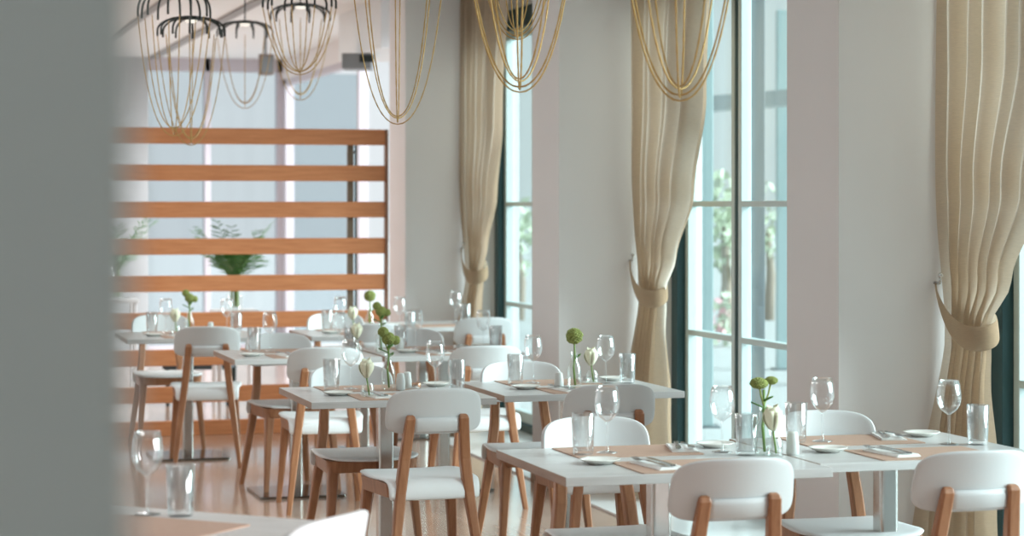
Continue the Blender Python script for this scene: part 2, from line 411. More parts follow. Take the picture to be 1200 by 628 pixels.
obj('foliage', bm, M['tree'], t); obj('blossom', bm2, M['pink'], t)

# ------------------------------------------------------------------ slat screen
YS = 14.85
XE = at_y(451, YS)
t = thing('slat_screen', 'tall wooden room divider of nine horizontal slats beside the white pier', 'screen', (XE, YS, 0))
for k in range(9):
    z1 = 2.055 - 0.2467*k + (0.018 if k == 8 else 0); bm = BM(); box(bm, -3.3, 0, -0.02, 0.02, max(0.0, z1 - 0.108), z1)
    obj('slat', bm, M['slat'], t, bevel=0.004)
pw = at_y(410, YS + 0.05) - XE
bm = BM(); box(bm, pw - 0.019, pw + 0.019, 0.02, 0.06, 0, 1.96); obj('upright', bm, plain('dark_brown_post', (0.16, 0.11, 0.07), 0.5, noise=0.1), t)
pw = at_y(417, YS + 0.09) - XE
bm = BM(); tube(bm, [(pw, 0.09, 0), (pw, 0.09, 1.96)], 0.007); tube(bm, [(pw, 0.09, 1.9), (pw - 0.03, 0.05, 1.9)], 0.007); obj('upright', bm, M['alu_dark'], t)
bm = BM(); box(bm, -3.25, -3.20, 0.02, 0.06, 0, 2.055); obj('upright', bm, M['slat'], t)
bm = BM(); box(bm, 0.0, 0.018, -0.03, 0.03, 0, 2.055); obj('end_post', bm, plain('dark_red_wood', (0.26, 0.13, 0.08), 0.5, noise=0.1), t)

# pedestal, vases and palm fronds behind the screen
def palm(px, d, zb, h, label, vlabel, seed, n=16, spread=0.36):
    x, y = cam_pt(px, d)
    p = thing('plant_stand', vlabel[0], 'stand', (x, y, 0))
    bm = BM(); box(bm, -0.16, 0.16, -0.16, 0.16, zb - 0.03, zb); obj('stand_top', bm, M['white'], p, bevel=0.004)
    for sx in (-1, 1):
        for sy in (-1, 1):
            bm = BM(); bar(bm, [(sx*0.13, sy*0.13, 0), (sx*0.13, sy*0.13, zb - 0.03)], [(0.014, 0.014), (0.016, 0.016)]); obj('leg', bm, M['white'], p)
    bm = BM(); lathe(bm, [(0, zb + 0.002), (0.055, zb + 0.002), (0.06, zb + 0.1), (0.05, zb + 0.2), (0.065, zb + 0.26)], 24)
    v = obj('glass_vase', bm, M['vase'], smooth=True); v.location = (x, y, 0); tag(v, vlabel[1], 'vase')
    t = thing('palm_arrangement', label, 'plant', (x, y, zb + 0.01)); rng = random.Random(seed)
    bm = BM()
    for i in range(6): tube(bm, [(rng.uniform(-.03, .03), rng.uniform(-.03, .03), 0.01), (rng.uniform(-.02, .02), rng.uniform(-.02, .02), 0.28)], 0.008, 6)
    obj('stalk', bm, M['stalk'], t)
    for i in range(n):
        a = 2.39996*i + rng.uniform(-.2, .2); wisp = i % 5 == 0
        L = h * (rng.uniform(0.85, 1.0) if wisp else rng.uniform(0.40, 0.62)); sp = spread * (rng.uniform(0.7, 1.0) if wisp else rng.uniform(0.15, 0.75))
        z0 = 0.17
        pts = [Vector((math.cos(a)*sp*u**1.2, math.sin(a)*sp*u**1.2, z0 + L*(u - (0.2 if wisp else 0.42)*u*u*sp/spread))) for u in [k/14 for k in range(15)]]
        bm = BM(); tube(bm, pts, [0.004*(1 - k/16) for k in range(15)], 5)
        for k in range(4, 15):
            tg = (pts[k] - pts[k-1]).normalized(); sd = tg.cross(Vector((0, 0, 1))).normalized()
            ll = (0.085 if wisp else 0.11) * math.sin(PI*(k-3)/13) + 0.02
            for q in (-1, 1):
                base = pts[k] - (pts[k] - pts[k-1])*rng.random()
                tip = base + sd*q*ll*0.8 + tg*ll*0.8 - Vector((0, 0, ll*rng.uniform(0.1, 0.5))); wd = tg*0.006
                bm.faces.new([bm.verts.new(base - wd*0.6), bm.verts.new((base + tip)/2 - wd), bm.verts.new(tip), bm.verts.new((base + tip)/2 + wd), bm.verts.new(base + wd*0.6)])
        obj('frond', bm, M['palm'], t)
palm(275, 16.2, 0.775, 0.56, 'bushy green palm fronds in a vase behind the slats', ('white plant stand behind the slat screen under the green palm', 'clear glass vase holding green palm stalks behind the slats'), 5, 38, 0.34)
palm(136, 17.5, 0.80, 0.72, 'dim tall palm fronds behind the screen at its far left', ('white plant stand behind the slat screen at far left', 'clear glass vase behind the slats at far left'), 9, 15, 0.45)
# dark lounge chair beyond the screen
x, y = cam_pt(236, 17.2)
t = thing('lounge_chair', 'charcoal lounge chair with sloping back beyond the screen', 'chair', (x, y, 0), -0.25)
bm = BM(); box(bm, -0.27, 0.26, -0.27, 0.27, 0.28, 0.36); obj('seat', bm, M['charcoal'], t, bevel=0.02)
bm = BM(); slab(bm, [(0.20, -0.27), (0.26, -0.27), (0.26, 0.27), (0.20, 0.27)], 0.36, 0.50)
for v in bm.verts: v.co.x += (v.co.z - 0.36) * -1.0
obj('backrest', bm, M['charcoal'], t, bevel=0.012)
for sx in (-1, 1):
    for sy in (-1, 1):
        bm = BM(); bar(bm, [(sx*0.23, sy*0.23, 0), (sx*0.23, sy*0.23, 0.28)], [(0.015, 0.015), (0.02, 0.02)]); obj('leg', bm, M['black'], t)

# ------------------------------------------------------------------ curtains
def lerp(tab, z):
    for (z0, v0), (z1, v1) in zip(tab, tab[1:]):
        if z0 <= z <= z1:
            k = (z - z0) / (z1 - z0); k = k*k*(3 - 2*k); return v0 + (v1 - v0)*k
    return tab[-1][1] if z > tab[-1][0] else tab[0][1]
WID = [(0, 0.58), (0.5, 0.44), (0.95, 0.31), (1.08, 0.29), (1.26, 0.44), (1.6, 0.65), (2.1, 0.84), (3.04, 0.97)]
OFF = [(0, -0.01), (0.5, 0.0), (1.05, 0.012), (1.5, 0.005), (2.1, 0.0), (3.04, 0.0)]
AMP = [(0, 0.072), (1.05, 0.052), (1.7, 0.066), (3.04, 0.066)]
def curtain(yr, label, seed):
    XC = XG - 0.27
    t = thing('curtain', label, 'curtain', (XC, yr - 0.03, 0.0), 0, 'tied linen curtains at the windows')
    rng = random.Random(seed); ph = rng.uniform(0, 6); ph2 = rng.uniform(0, 6)
    NU, NZ = 150, 70; bm = BM(); rows = []
    def pos(u, z):
        w, o, a = lerp(WID, z), lerp(OFF, z), lerp(AMP, z)
        uu = u + 0.018*math.sin(2*PI*2.3*u + ph2)
        fold = a*(0.75*math.sin(2*PI*6.0*uu + ph) + 0.35*math.sin(2*PI*3.1*uu + ph2 + z*0.5))
        g = math.exp(-((z - 1.05)/0.35)**2)
        sway = 0.0
        return Vector((fold*(1 - 0.35*g) + 0.022*math.sin(2*PI*12.0*uu + ph*2 + 0.4*z)*(1 - g) - 0.11*max(0.0, 1 - z/1.0), -o - w*uu + 0.012*math.sin(2*PI*6*uu + ph + 1.5), z))
    for j in range(NZ + 1):
        z = 0.012 + (3.03 - 0.012)*j/NZ
        rows.append([bm.verts.new(pos(i/NU, z)) for i in range(NU + 1)])
    for a, b in zip(rows, rows[1:]):
        for i in range(NU): bm.faces.new((a[i], a[i+1], b[i+1], b[i]))
    obj('drape', bm, M['curtain'], t, smooth=True)
    # tieback: a linen band from the wall hook round the gathered drape
    path = [Vector((-0.045, 0.026, 1.240)), Vector((-0.062, -0.005, 1.205)), Vector((-0.072, -0.07, 1.145)), Vector((-0.078, -0.14, 1.095)), Vector((-0.078, -0.21, 1.06)),
            Vector((-0.064, -0.285, 1.04)), Vector((-0.01, -0.335, 1.045)), Vector((0.06, -0.30, 1.075)), Vector((0.075, -0.18, 1.12)), Vector((0.06, -0.06, 1.17)), Vector((0.03, -0.01, 1.2))]
    hw = [0.018, 0.030, 0.042, 0.048, 0.05, 0.05, 0.048, 0.045, 0.04, 0.03, 0.018]
    bm = BM(); a = [bm.verts.new(p + Vector((0, 0.010, h))) for p, h in zip(path, hw)]; b = [bm.verts.new(p - Vector((0, 0.010, h))) for p, h in zip(path, hw)]
    for i in range(len(path) - 1): bm.faces.new((a[i], a[i+1], b[i+1], b[i]))
    obj('tieback', bm, M['curtain'], t, smooth=True, solid=0.008, subsurf=2)
    bm = BM(); tube(bm, [(-0.05, 0.03, 1.24), (-0.05, -0.01, 1.24), (-0.05, -0.02, 1.262)], 0.006); ball(bm, (-0.05, -0.02, 1.27), 0.011, 2)
    obj('wall_hook', bm, M['steel'], t, smooth=True)
    bm = BM(); tube(bm, [(0, 0.02, 3.045), (0, -1.0, 3.045)], 0.014); box(bm, -0.02, 0.02, -0.95, -0.92, 3.045, CEIL); box(bm, -0.02, 0.02, -0.02, 0.01, 3.045, CEIL)
    obj('rail', bm, M['alu_pale'], t)
curtain(piers[1], 'beige linen curtain tied back at right edge of the photo, nearest of three', 2)
curtain(piers[2], 'beige linen curtain tied back at the middle window, second from the right', 4)
curtain(piers[3], 'beige linen curtain tied back at the farthest window, leftmost of three', 6)

# ------------------------------------------------------------------ dining tables
def make_table(label, cx, cy, w, d, rz=0.0):
    t = thing('dining_table', label, 'table', (cx, cy, 0), rz, 'whitewashed dining tables')
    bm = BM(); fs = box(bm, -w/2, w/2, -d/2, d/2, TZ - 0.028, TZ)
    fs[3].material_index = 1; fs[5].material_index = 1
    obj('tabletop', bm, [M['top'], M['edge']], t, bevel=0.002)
    bm = BM(); slab(bm, round_rect(0.066, 0.066, 0.066, 0.012), 0.014, TZ - 0.036); obj('column', bm, M['steel'], t)
    bm = BM(); slab(bm, round_rect(0.46, 0.46, 0.46, 0.015), 0, 0.014); obj('base_plate', bm, M['plate_steel'], t, bevel=0.003)
    bm = BM(); box(bm, -0.2, 0.2, -0.03, 0.03, TZ - 0.036, TZ - 0.028); box(bm, -0.03, 0.03, -0.2, -0.03, TZ - 0.036, TZ - 0.028); box(bm, -0.03, 0.03, 0.03, 0.2, TZ - 0.036, TZ - 0.028)
    obj('mounting_bracket', bm, M['vent'], t)
    return t
TD = 0.76
tabs = {}      # key: (left x, near y, width)
def table(key, px, py, w, phrase, label):
    x, y = at(px, py, TZ); tabs[key] = (x, y, w, phrase)
    make_table(label, x + w/2, y + TD/2, w, TD)
table('A1', 663, 559.5, 0.845, "front pair's left table", 'left table of the nearest pair, with bread plate at its front left corner')
table('A2', 961, 543.5, 0.80, "front pair's right table", 'right table of the nearest pair, in front of the nearest tied curtain')
table('B1', 365, 471.5, 0.775, "second row's left table", 'second-row left table with tall green flower in a glass vase')
table('B2', 591, 463.6, 0.80, "second row's right table", 'second-row right table with round green pompom flower before the white pier')
table('C1', 275, 421.5, 0.775, "third row's left table", 'third-row left table whose bare front left corner shows beside a chair back')
table('C2', 453, 418.0, 0.80, "third row's right table", 'third-row right table partly hidden behind the second-row glasses')
x, y = at(150, 397.5, TZ)
tabs['D1'] = (1.40, 13.22, 0.82, "back row's left table"); make_table('back-row left table against the slat screen beside the grey wall edge', 1.40 + 0.41, 13.22 + TD/2, 0.82, TD)
table('D2', 365, 394.5, 0.80, "back row's middle table", 'back-row middle table in front of the right end of the slat screen')
tabs['D3'] = (3.12, 13.99, 0.70, "far window table"); make_table('farthest table, standing in the bay of the leftmost curtain', 3.47, 13.99 + TD/2, 0.70, TD)
FC = (0.575, 5.44); FR = math.radians(-42.6)
make_table('blurred nearest table at bottom left, turned diagonally', FC[0], FC[1], 0.80, TD, FR)
tabs['F'] = (FC[0] - 0.40, FC[1] - TD/2, 0.80, 'diagonal foreground table')

# ------------------------------------------------------------------ chairs  (local: faces +y)
def chair_proto():
    t = thing('dining_chair', '', 'chair', (0, 0, 0), 0, 'white and oak dining chairs')
    # seat: white shell with a rolled-down rear lip
    bm = BM(); n = 10; prof = []
    nx = 13
    rows_t, rows_b = [], []
    ys = [-0.222, -0.224, -0.218, -0.20, -0.16, -0.08, 0.0, 0.08, 0.15, 0.19, 0.212]
    zs = [0.392, 0.425, 0.450, 0.462, 0.464, 0.461, 0.459, 0.460, 0.463, 0.462, 0.455]
    for y, z in zip(ys, zs):
        f = (y + 0.224) / 0.436; hw = 0.185 + 0.030*math.sin(min(1, f*1.3)*PI/2)
        if y > 0.14: hw -= 0.045*((y - 0.14)/0.072)**2
        r1 = []
        for i in range(nx):
            u = -1 + 2*i/(nx - 1)
            yy = y + (0.018*(1 - u*u) if y > 0.1 else (0.012*(u*u) if y < -0.19 else 0))
            r1.append(bm.verts.new((hw*u, yy, z + 0.006*u*u*(1 if y > -0.2 else 0))))
        rows_t.append(r1)
    for a, b in zip(rows_t, rows_t[1:]):
        for i in range(nx - 1): bm.faces.new((a[i], a[i+1], b[i+1], b[i]))
    obj('seat', bm, M['seat'], t, smooth=True, solid=0.014, subsurf=1)
    # apron: curved oak frame under the seat
    bm = BM(); ring = []
    out = round_rect(0.36, 0.405, 0.385, 0.05)
    inn = [(x*0.86, y*0.86) for x, y in out]
    def zb(x, y): return 0.405 - 0.018*math.cos(PI*min(1, abs(y)/0.2)/2)
    vo_t = [bm.verts.new((x, y + 0.006, 0.455)) for x, y in out]; vo_b = [bm.verts.new((x*0.96, y*0.96 + 0.006, zb(x, y))) for x, y in out]
    vi_t = [bm.verts.new((x, y + 0.006, 0.455)) for x, y in inn]; vi_b = [bm.verts.new((x, y + 0.006, zb(x, y))) for x, y in inn]
    k = len(out)
    for i in range(k):
        j = (i+1) % k
        bm.faces.new((vo_b[i], vo_b[j], vo_t[j], vo_t[i])); bm.faces.new((vi_t[i], vi_t[j], vi_b[j], vi_b[i]))
        bm.faces.new((vo_b[j], vo_b[i], vi_b[i], vi_b[j])); bm.faces.new((vo_t[i], vo_t[j], vi_t[j], vi_t[i]))
    obj('apron', bm, M['oak'], t, bevel=0.003)
    for s in (-1, 1):
        bm = BM(); bar(bm, [(s*0.205, 0.205, 0), (s*0.185, 0.175, 0.25), (s*0.172, 0.155, 0.40), (s*0.168, 0.150, 0.452)],
                       [(0.0125, 0.0125), (0.018, 0.019), (0.023, 0.026), (0.022, 0.026)]); obj('leg', bm, M['oak'], t, smooth=False, bevel=0.002)
    for s in (-1, 1):
        bm = BM(); bar(bm, [(s*0.190, -0.275, 0), (s*0.160, -0.232, 0.25), (s*0.138, -0.208, 0.42), (s*0.122, -0.212, 0.55), (s*0.112, -0.236, 0.66), (s*0.108, -0.249, 0.710), (s*0.107, -0.247, 0.722), (s*0.107, -0.243, 0.727)],
                       [(0.0125, 0.013), (0.018, 0.018), (0.021, 0.021), (0.021, 0.019), (0.020, 0.015), (0.019, 0.012), (0.016, 0.009), (0.010, 0.005)]); obj('leg', bm, M['oak'], t, bevel=0.002)
    bm = BM(); rr_ = []
    for z, dy in ((0.658, 0.0), (0.664, -0.006), (0.698, -0.007), (0.716, 0.0)):
        rr_.append([bm.verts.new((-0.098 + 0.196*i/8, -0.240 - (z - 0.652)*0.22 + 0.055*((-0.098 + 0.196*i/8)/0.196)**2 + dy, z)) for i in range(9)])
    for a, b in zip(rr_, rr_[1:]):
        for i in range(8): bm.faces.new((a[i], a[i+1], b[i+1], b[i]))
    obj('back_rail', bm, M['white'], t, smooth=True, solid=0.004)
    # backrest: curved rounded panel, a little wider low down
    bm = BM(); NX, NZ = 24, 12; g = []
    zlo, zhi = 0.652, 0.830
    for j in range(NZ + 1):
        v = -1 + 2*j/NZ; row = []
        for i in range(NX + 1):
            u = -1 + 2*i/NX
            # superellipse map of the square onto a rounded rectangle
            p = 4.2
            m = max(abs(u), abs(v)); q = (abs(u)**p + abs(v)**p) ** (1/p) if m > 0 else 1
            k = m / q if q > 0 else 1
            uu, vv = u*k, v*k
            hw = 0.196 - 0.010*(vv + 1)/2
            x = hw*uu; z = (zlo + zhi)/2 + (zhi - zlo)/2*vv - 0.006*uu*uu
            y = -0.228 - (z - 0.652)*0.22 + 0.055*uu*uu
            row.append(bm.verts.new((x, y, z)))
        g.append(row)
    for a, b in zip(g, g[1:]):
        for i in range(NX): bm.faces.new((a[i], a[i+1], b[i+1], b[i]))
    o = obj('backrest', bm, M['white'], t, smooth=True, solid=0.016)
    md = o.modifiers.new('bevel', 'BEVEL'); md.width = 0.004; md.segments = 2; md.limit_method = 'ANGLE'
    return t
proto = chair_proto(); used = [False]
def chair(px, py, rz, label, group='white and oak dining chairs', xy=None):
    # px,py: middle of the top edge of the backrest in the photo
    if xy is None: x, y = at(px, py, 0.83)
    else: x, y = xy
    x -= math.sin(rz)*0.267; y += math.cos(rz)*0.267
    if not used[0]:
        used[0] = True; proto.location = (x, y, 0); proto.rotation_euler = (0, 0, rz); proto['label'] = label; return proto
    return copy_thing(proto, (x, y, 0), rz, label, group)
chair(870, 537, 0.06, 'white-backed chair on the near side of the front pair, left of two')
chair(1153, 528, 0.04, 'white-backed chair cut by the right photo edge, near side of front pair')
chair(690, 487.5, PI + 0.04, 'white chair on the far side of the front pair, behind the lone left glasses')
chair(957, 480.5, PI - 0.03, 'white chair on the far side of the front pair, against the pinkish pier')
chair(514, 455, 0.04, 'white-backed oak chair in the photo centre, near side of second-row left table')
chair(721, 450.5, 0.02, 'white-backed chair on the near side of second-row right table')
chair(407, 427, PI + 0.05, 'white chair on the far side of second-row left table, behind the rosebud')
chair(606, 423, PI, 'white chair on the far side of second-row right table')
chair(383, 407, -0.10, 'white-backed chair at the third-row left table, near side')
chair(322, 390, PI + 0.15, 'white chair at the third-row left table, far side behind a tumbler')
chair(573, 405, 0.0, 'white-backed chair at the third-row right table, near side with one upright showing')
chair(0, 0, PI, 'white chair at the third-row right table, far side behind glasses', xy=(2.92, 12.42))
chair(243, 382.5, -0.12, 'white-backed oak chair standing free of glasses at back-row left table, near side')
chair(186, 368, PI + 0.05, 'white chair on the far side of back-row left table, against the screen')
chair(391, 366.5, PI, 'white chair on the far side of back-row middle table, under the last slats')
chair(0, 0, 0.03, 'white-backed chair on the near side of back-row middle table, mostly hidden', xy=(2.86, 12.96))
chair(570, 372, 0.0, 'farthest white-backed chair in front of the leftmost curtain foot')
chair(0, 0, FR + PI/2, 'blurred white chair back at the bottom edge, tucked under the diagonal table', xy=(1.03, 5.00))

# ------------------------------------------------------------------ tableware
def wine_proto():
    t = thing('wine_glass', '', 'wine glass')
    bm = BM(); lathe(bm, [(0.0045, 0.098), (0.012, 0.103), (0.026, 0.114), (0.036, 0.130), (0.0405, 0.150), (0.040, 0.170), (0.0365, 0.192), (0.032, 0.212), (0.0325, 0.2125), (0.0375, 0.192)], 32)
    obj('bowl', bm, M['stem'], t, smooth=True)
    bm = BM(); lathe(bm, [(0.006, 0.006), (0.0042, 0.02), (0.0036, 0.05), (0.0038, 0.085), (0.0048, 0.098)], 14); obj('stem', bm, M['stem'], t, smooth=True)
    bm = BM(); lathe(bm, [(0, 0), (0.034, 0), (0.0345, 0.0015), (0.02, 0.004), (0.006, 0.007)], 32); obj('foot', bm, M['stem'], t, smooth=True)
    return t
def tumbler_proto():
    bm = BM(); lathe(bm, [(0, 0), (0.030, 0), (0.0325, 0.004), (0.0375, 0.132), (0.0365, 0.1325), (0.0315, 0.014), (0.0, 0.011)], 32)
    return tag(obj('tumbler', bm, M['stem'], smooth=True), '', 'tumbler')
def plate_proto():
    bm = BM(); lathe(bm, [(0, 0), (0.036, 0), (0.040, 0.003), (0.058, 0.0115), (0.064, 0.015), (0.0635, 0.0165), (0.057, 0.0135), (0.039, 0.006), (0, 0.005)], 40)
    return tag(obj('bread_plate', bm, M['china'], smooth=True), '', 'plate')
def mat_proto():
    bm = BM(); slab(bm, round_rect(0.42, 0.42, 0.30, 0.008), 0, 0.003)
    return tag(obj('placemat', bm, M['mat']), '', 'placemat')
def napkin_proto():
    bm = BM(); n = 8
    for lay in range(3):
        w, l, z = 0.085 - 0.006*lay, 0.215 - 0.012*lay, 0.0002 + 0.0022*lay
        r = []
        for j in range(n + 1):
            r.append([bm.verts.new((-w/2 + w*i/4 + 0.003*lay, -l/2 + l*j/n, z + 0.0034 + 0.0012*math.sin(j*1.1 + lay*2)*(1 if 0 < i < 4 else 0))) for i in range(5)])
        lo = [[bm.verts.new((v.co.x, v.co.y, z)) for v in q] for q in r]
        for a, b in zip(r, r[1:]):
            for i in range(4): bm.faces.new((a[i], a[i+1], b[i+1], b[i]))
        for a, b in zip(lo, lo[1:]):
            for i in range(4): bm.faces.new((a[i], b[i], b[i+1], a[i+1]))
        for j in range(n):
            bm.faces.new((lo[j][0], r[j][0], r[j+1][0], lo[j+1][0])); bm.faces.new((lo[j][4], lo[j+1][4], r[j+1][4], r[j][4]))
        for i in range(4):
            bm.faces.new((lo[0][i], lo[0][i+1], r[0][i+1], r[0][i])); bm.faces.new((lo[n][i], r[n][i], r[n][i+1], lo[n][i+1]))
    return tag(obj('folded_napkin', bm, M['linen'], smooth=False), '', 'napkin')
def flat(bm, pts, z0, t):     # pts: list of (y, halfwidth, z)
    lo, hi = [], []
    for y, hw, z in pts:
        hi.append((bm.verts.new((-hw, y, z0 + z + t)), bm.verts.new((hw, y, z0 + z + t)))); lo.append((bm.verts.new((-hw, y, z0 + z)), bm.verts.new((hw, y, z0 + z))))
    for i in range(len(pts) - 1):
        bm.faces.new((hi[i][0], hi[i][1], hi[i+1][1], hi[i+1][0])); bm.faces.new((lo[i][1], lo[i][0], lo[i+1][0], lo[i+1][1]))
        bm.faces.new((lo[i][0], hi[i][0], hi[i+1][0], lo[i+1][0])); bm.faces.new((hi[i][1], lo[i][1], lo[i+1][1], hi[i+1][1]))
    bm.faces.new((lo[0][0], lo[0][1], hi[0][1], hi[0][0])); bm.faces.new((hi[-1][0], hi[-1][1], lo[-1][1], lo[-1][0]))
def knife_proto():
    t = thing('table_knife', '', 'knife')
    bm = BM(); flat(bm, [(-0.11, 0.006, 0), (-0.10, 0.008, 0), (-0.04, 0.006, 0.001), (-0.005, 0.005, 0.001)], 0, 0.005); obj('handle', bm, M['cutlery'], t, bevel=0.001)
    bm = BM(); flat(bm, [(-0.005, 0.006, 0.002), (0.03, 0.009, 0.002), (0.085, 0.009, 0.002), (0.108, 0.003, 0.002)], 0, 0.002); obj('blade', bm, M['cutlery'], t)
    return t
def fork_proto():
    t = thing('table_fork', '', 'fork')
    bm = BM(); flat(bm, [(-0.10, 0.005, 0.001), (-0.09, 0.007, 0), (-0.03, 0.004, 0.003), (0.02, 0.0035, 0.005), (0.035, 0.010, 0.004), (0.055, 0.0115, 0.002)], 0, 0.003); obj('handle', bm, M['cutlery'], t)
    bm = BM()
    for k in range(4):
        x = -0.009 + 0.006*k
        for (ya, yb, za, zb2) in ((0.055, 0.08, 0.002, 0.002), (0.08, 0.102, 0.002, 0.007)):
            v = [bm.verts.new(p) for p in ((x-.0016, ya, za), (x+.0016, ya, za), (x+.0013, yb, zb2), (x-.0013, yb, zb2), (x-.0016, ya, za+.0025), (x+.0016, ya, za+.0025), (x+.0013, yb, zb2+.002), (x-.0013, yb, zb2+.002))]
            for q in ((3,2,1,0), (4,5,6,7), (0,1,5,4), (1,2,6,5), (2,3,7,6), (3,0,4,7)): bm.faces.new([v[i] for i in q])
    obj('tines', bm, M['cutlery'], t)
    return t
def shaker_proto():
    t = thing('salt_shaker', '', 'shaker')
    bm = BM(); lathe(bm, [(0, 0), (0.018, 0), (0.021, 0.004), (0.020, 0.04), (0.0165, 0.066), (0.0155, 0.069)], 24); obj('body', bm, M['shaker'], t, smooth=True)
    bm = BM(); lathe(bm, [(0.0155, 0.069), (0.014, 0.073), (0.006, 0.075), (0, 0.075)], 24); obj('cap', bm, M['shaker'], t, smooth=True)
    return t
def vase_proto():
    bm = BM(); lathe(bm, [(0, 0.001), (0.027, 0.0), (0.030, 0.006), (0.030, 0.075), (0.025, 0.098), (0.015, 0.114), (0.014, 0.148), (0.017, 0.154)], 28)
    return tag(obj('bottle_vase', bm, M['vase'], smooth=True), '', 'vase')
def budvase_proto():
    bm = BM(); lathe(bm, [(0, 0.001), (0.024, 0.0), (0.026, 0.005), (0.0265, 0.045), (0.022, 0.056), (0.020, 0.060)], 28)
    return tag(obj('bud_vase', bm, M['vase'], smooth=True), '', 'vase')
def green_proto(kind):
    t = thing('green_flower', '', 'flower'); rng = random.Random(kind*11 + 1)
    h = (0.215, 0.20, 0.205)[kind]
    bm = BM(); tube(bm, [(0.004, 0, 0.008), (-0.003, 0.002, 0.09), (0.002, 0, 0.14), (0, 0, h)], [0.0045, 0.0045, 0.004, 0.004], 7); obj('stalk', bm, M['stalk'], t, smooth=True)
    heads = ([(0.0, 0, h + 0.005, 0.030), (-0.022, 0.005, h + 0.033, 0.024), (0.034, 0.0, h - 0.004, 0.022)],
             [(0.0, 0.0, h + 0.022, 0.038)],
             [(-0.022, 0, h + 0.022, 0.030), (0.034, 0, h + 0.028, 0.022)])[kind]
    for hx_, hy_, hz_, hr in heads:
        bm = BM()
        if (hx_, hy_) != (0, 0): tube(bm, [(0, 0, h - 0.05), (hx_*0.6, hy_*0.6, h - 0.015), (hx_, hy_, hz_)], 0.003, 6)
        flatn = 0.62 if kind == 2 else 0.95
        for i in range(110):
            z = 1 - 2*(i + 0.5)/110; a = i*2.39996; r = math.sqrt(1 - z*z)
            ball(bm, (hx_ + hr*0.82*r*math.cos(a), hy_ + hr*0.82*r*math.sin(a), hz_ + hr*0.82*z*flatn), hr*rng.uniform(0.15, 0.26), 1, (1, 1, flatn))
        obj('blossom', bm, M['fluff'], t)
    for k in range(3 if kind != 1 else 1):
        a = 2*PI*k/3 + 0.5; z0 = h - 0.075 + 0.02*k; bm = BM(); L = 0.042; d = Vector((math.cos(a), math.sin(a), 0.45)); sd = Vector((-math.sin(a), math.cos(a), 0))
        p = [Vector((0, 0, z0)) + d*L*u for u in (0, 0.35, 0.7, 1)]; ww = (0.002, 0.012, 0.009, 0.0005)
        l = [bm.verts.new(q - sd*w) for q, w in zip(p, ww)]; c = [bm.verts.new(q - Vector((0, 0, 0.004))) for q in p]; r = [bm.verts.new(q + sd*w) for q, w in zip(p, ww)]
        for i in range(3): bm.faces.new((l[i], c[i], c[i+1], l[i+1])); bm.faces.new((c[i], r[i], r[i+1], c[i+1]))
        obj('leaf', bm, M['leaf'], t, smooth=True, solid=0.0012)
    return t
def rose_proto():
    t = thing('rosebud', '', 'flower')
    bm = BM(); tube(bm, [(0.006, 0.0, 0.008), (0.0, 0.0, 0.05), (-0.005, 0, 0.082)], 0.0032, 7); obj('stalk', bm, M['stalk'], t, smooth=True)
    bm = BM()
    for k in range(7):
        a0 = k*2.4; r0 = 0.013 + 0.0019*k; ht = 0.085 - 0.004*k; rows = []
        for j in range(6):
            v = j/5; rr = r0*(0.35 + 1.0*math.sin(min(1, v*1.25)*PI/2)) * (1.0 if v < 0.85 else 0.92)
            rows.append([bm.verts.new((-0.005 + rr*math.cos(a0 + s), rr*math.sin(a0 + s), 0.080 + ht*v - 0.006*abs(s)*v)) for s in [-1.1 + 2.2*i/6 for i in range(7)]])
        for a, b in zip(rows, rows[1:]):
            for i in range(6): bm.faces.new((a[i], a[i+1], b[i+1], b[i]))
    pt = obj('petals', bm, M['rose'], t, smooth=True, solid=0.0012)
    bm = BM()
    for k in range(5):
        a = 2*PI*k/5; d = Vector((math.cos(a), math.sin(a), 0)); sd = Vector((-d.y, d.x, 0)); b0 = Vector((-0.005, 0, 0.079))
        q = [b0, b0 + d*0.009 + sd*0.004 + Vector((0, 0, 0.006)), b0 + d*0.014 + Vector((0, 0, 0.016)), b0 + d*0.009 - sd*0.004 + Vector((0, 0, 0.006))]
        bm.faces.new([bm.verts.new(c) for c in q])
    obj('sepals', bm, M['stalk'], pt, solid=0.001)
    return t
PR = {'wine': wine_proto(), 'tumbler': tumbler_proto(), 'plate': plate_proto(), 'mat': mat_proto(), 'napkin': napkin_proto(), 'knife': knife_proto(), 'fork': fork_proto(),
      'shaker': shaker_proto(), 'vase': vase_proto(), 'bud': budvase_proto(), 'g0': green_proto(0), 'g1': green_proto(1), 'g2': green_proto(2), 'rose': rose_proto()}
first = {k: True for k in PR}
GR = {'wine': 'wine glasses on the tables', 'tumbler': 'water tumblers on the tables', 'plate': 'bread plates', 'mat': 'brown placemats', 'napkin': 'folded napkins', 'knife': 'table knives',
      'fork': 'table forks', 'shaker': 'porcelain shakers', 'vase': 'bottle vases', 'bud': 'bud vases', 'g0': 'green flowers', 'g1': 'green flowers', 'g2': 'green flowers', 'rose': 'cream rosebuds'}
def put(kind, x, y, z, rz, label):
    p = PR[kind]
    if first[kind]:
        first[kind] = False; p.location = (x, y, z); p.rotation_euler = (0, 0, rz); p['label'] = label; p['group'] = GR[kind]; return p
    return copy_thing(p, (x, y, z), rz, label, GR[kind])
def loc(key, u, v):               # u from table middle, v from near edge
    x, y, w, ph = tabs[key]
    if key == 'F':
        du, dv = u, v - TD/2
        return FC[0] + du*math.cos(FR) - dv*math.sin(FR), FC[1] + du*math.sin(FR) + dv*math.cos(FR)
    return x + w/2 + u, y + v
def clampto(key, x, y, m=0.03):
    tx, ty, w, ph = tabs[key]
    return min(max(x, tx + m), tx + w - m), min(max(y, ty + m), ty + TD - m)
def rot(key): return FR if key == 'F' else 0.0
MZ = TZ + 0.003
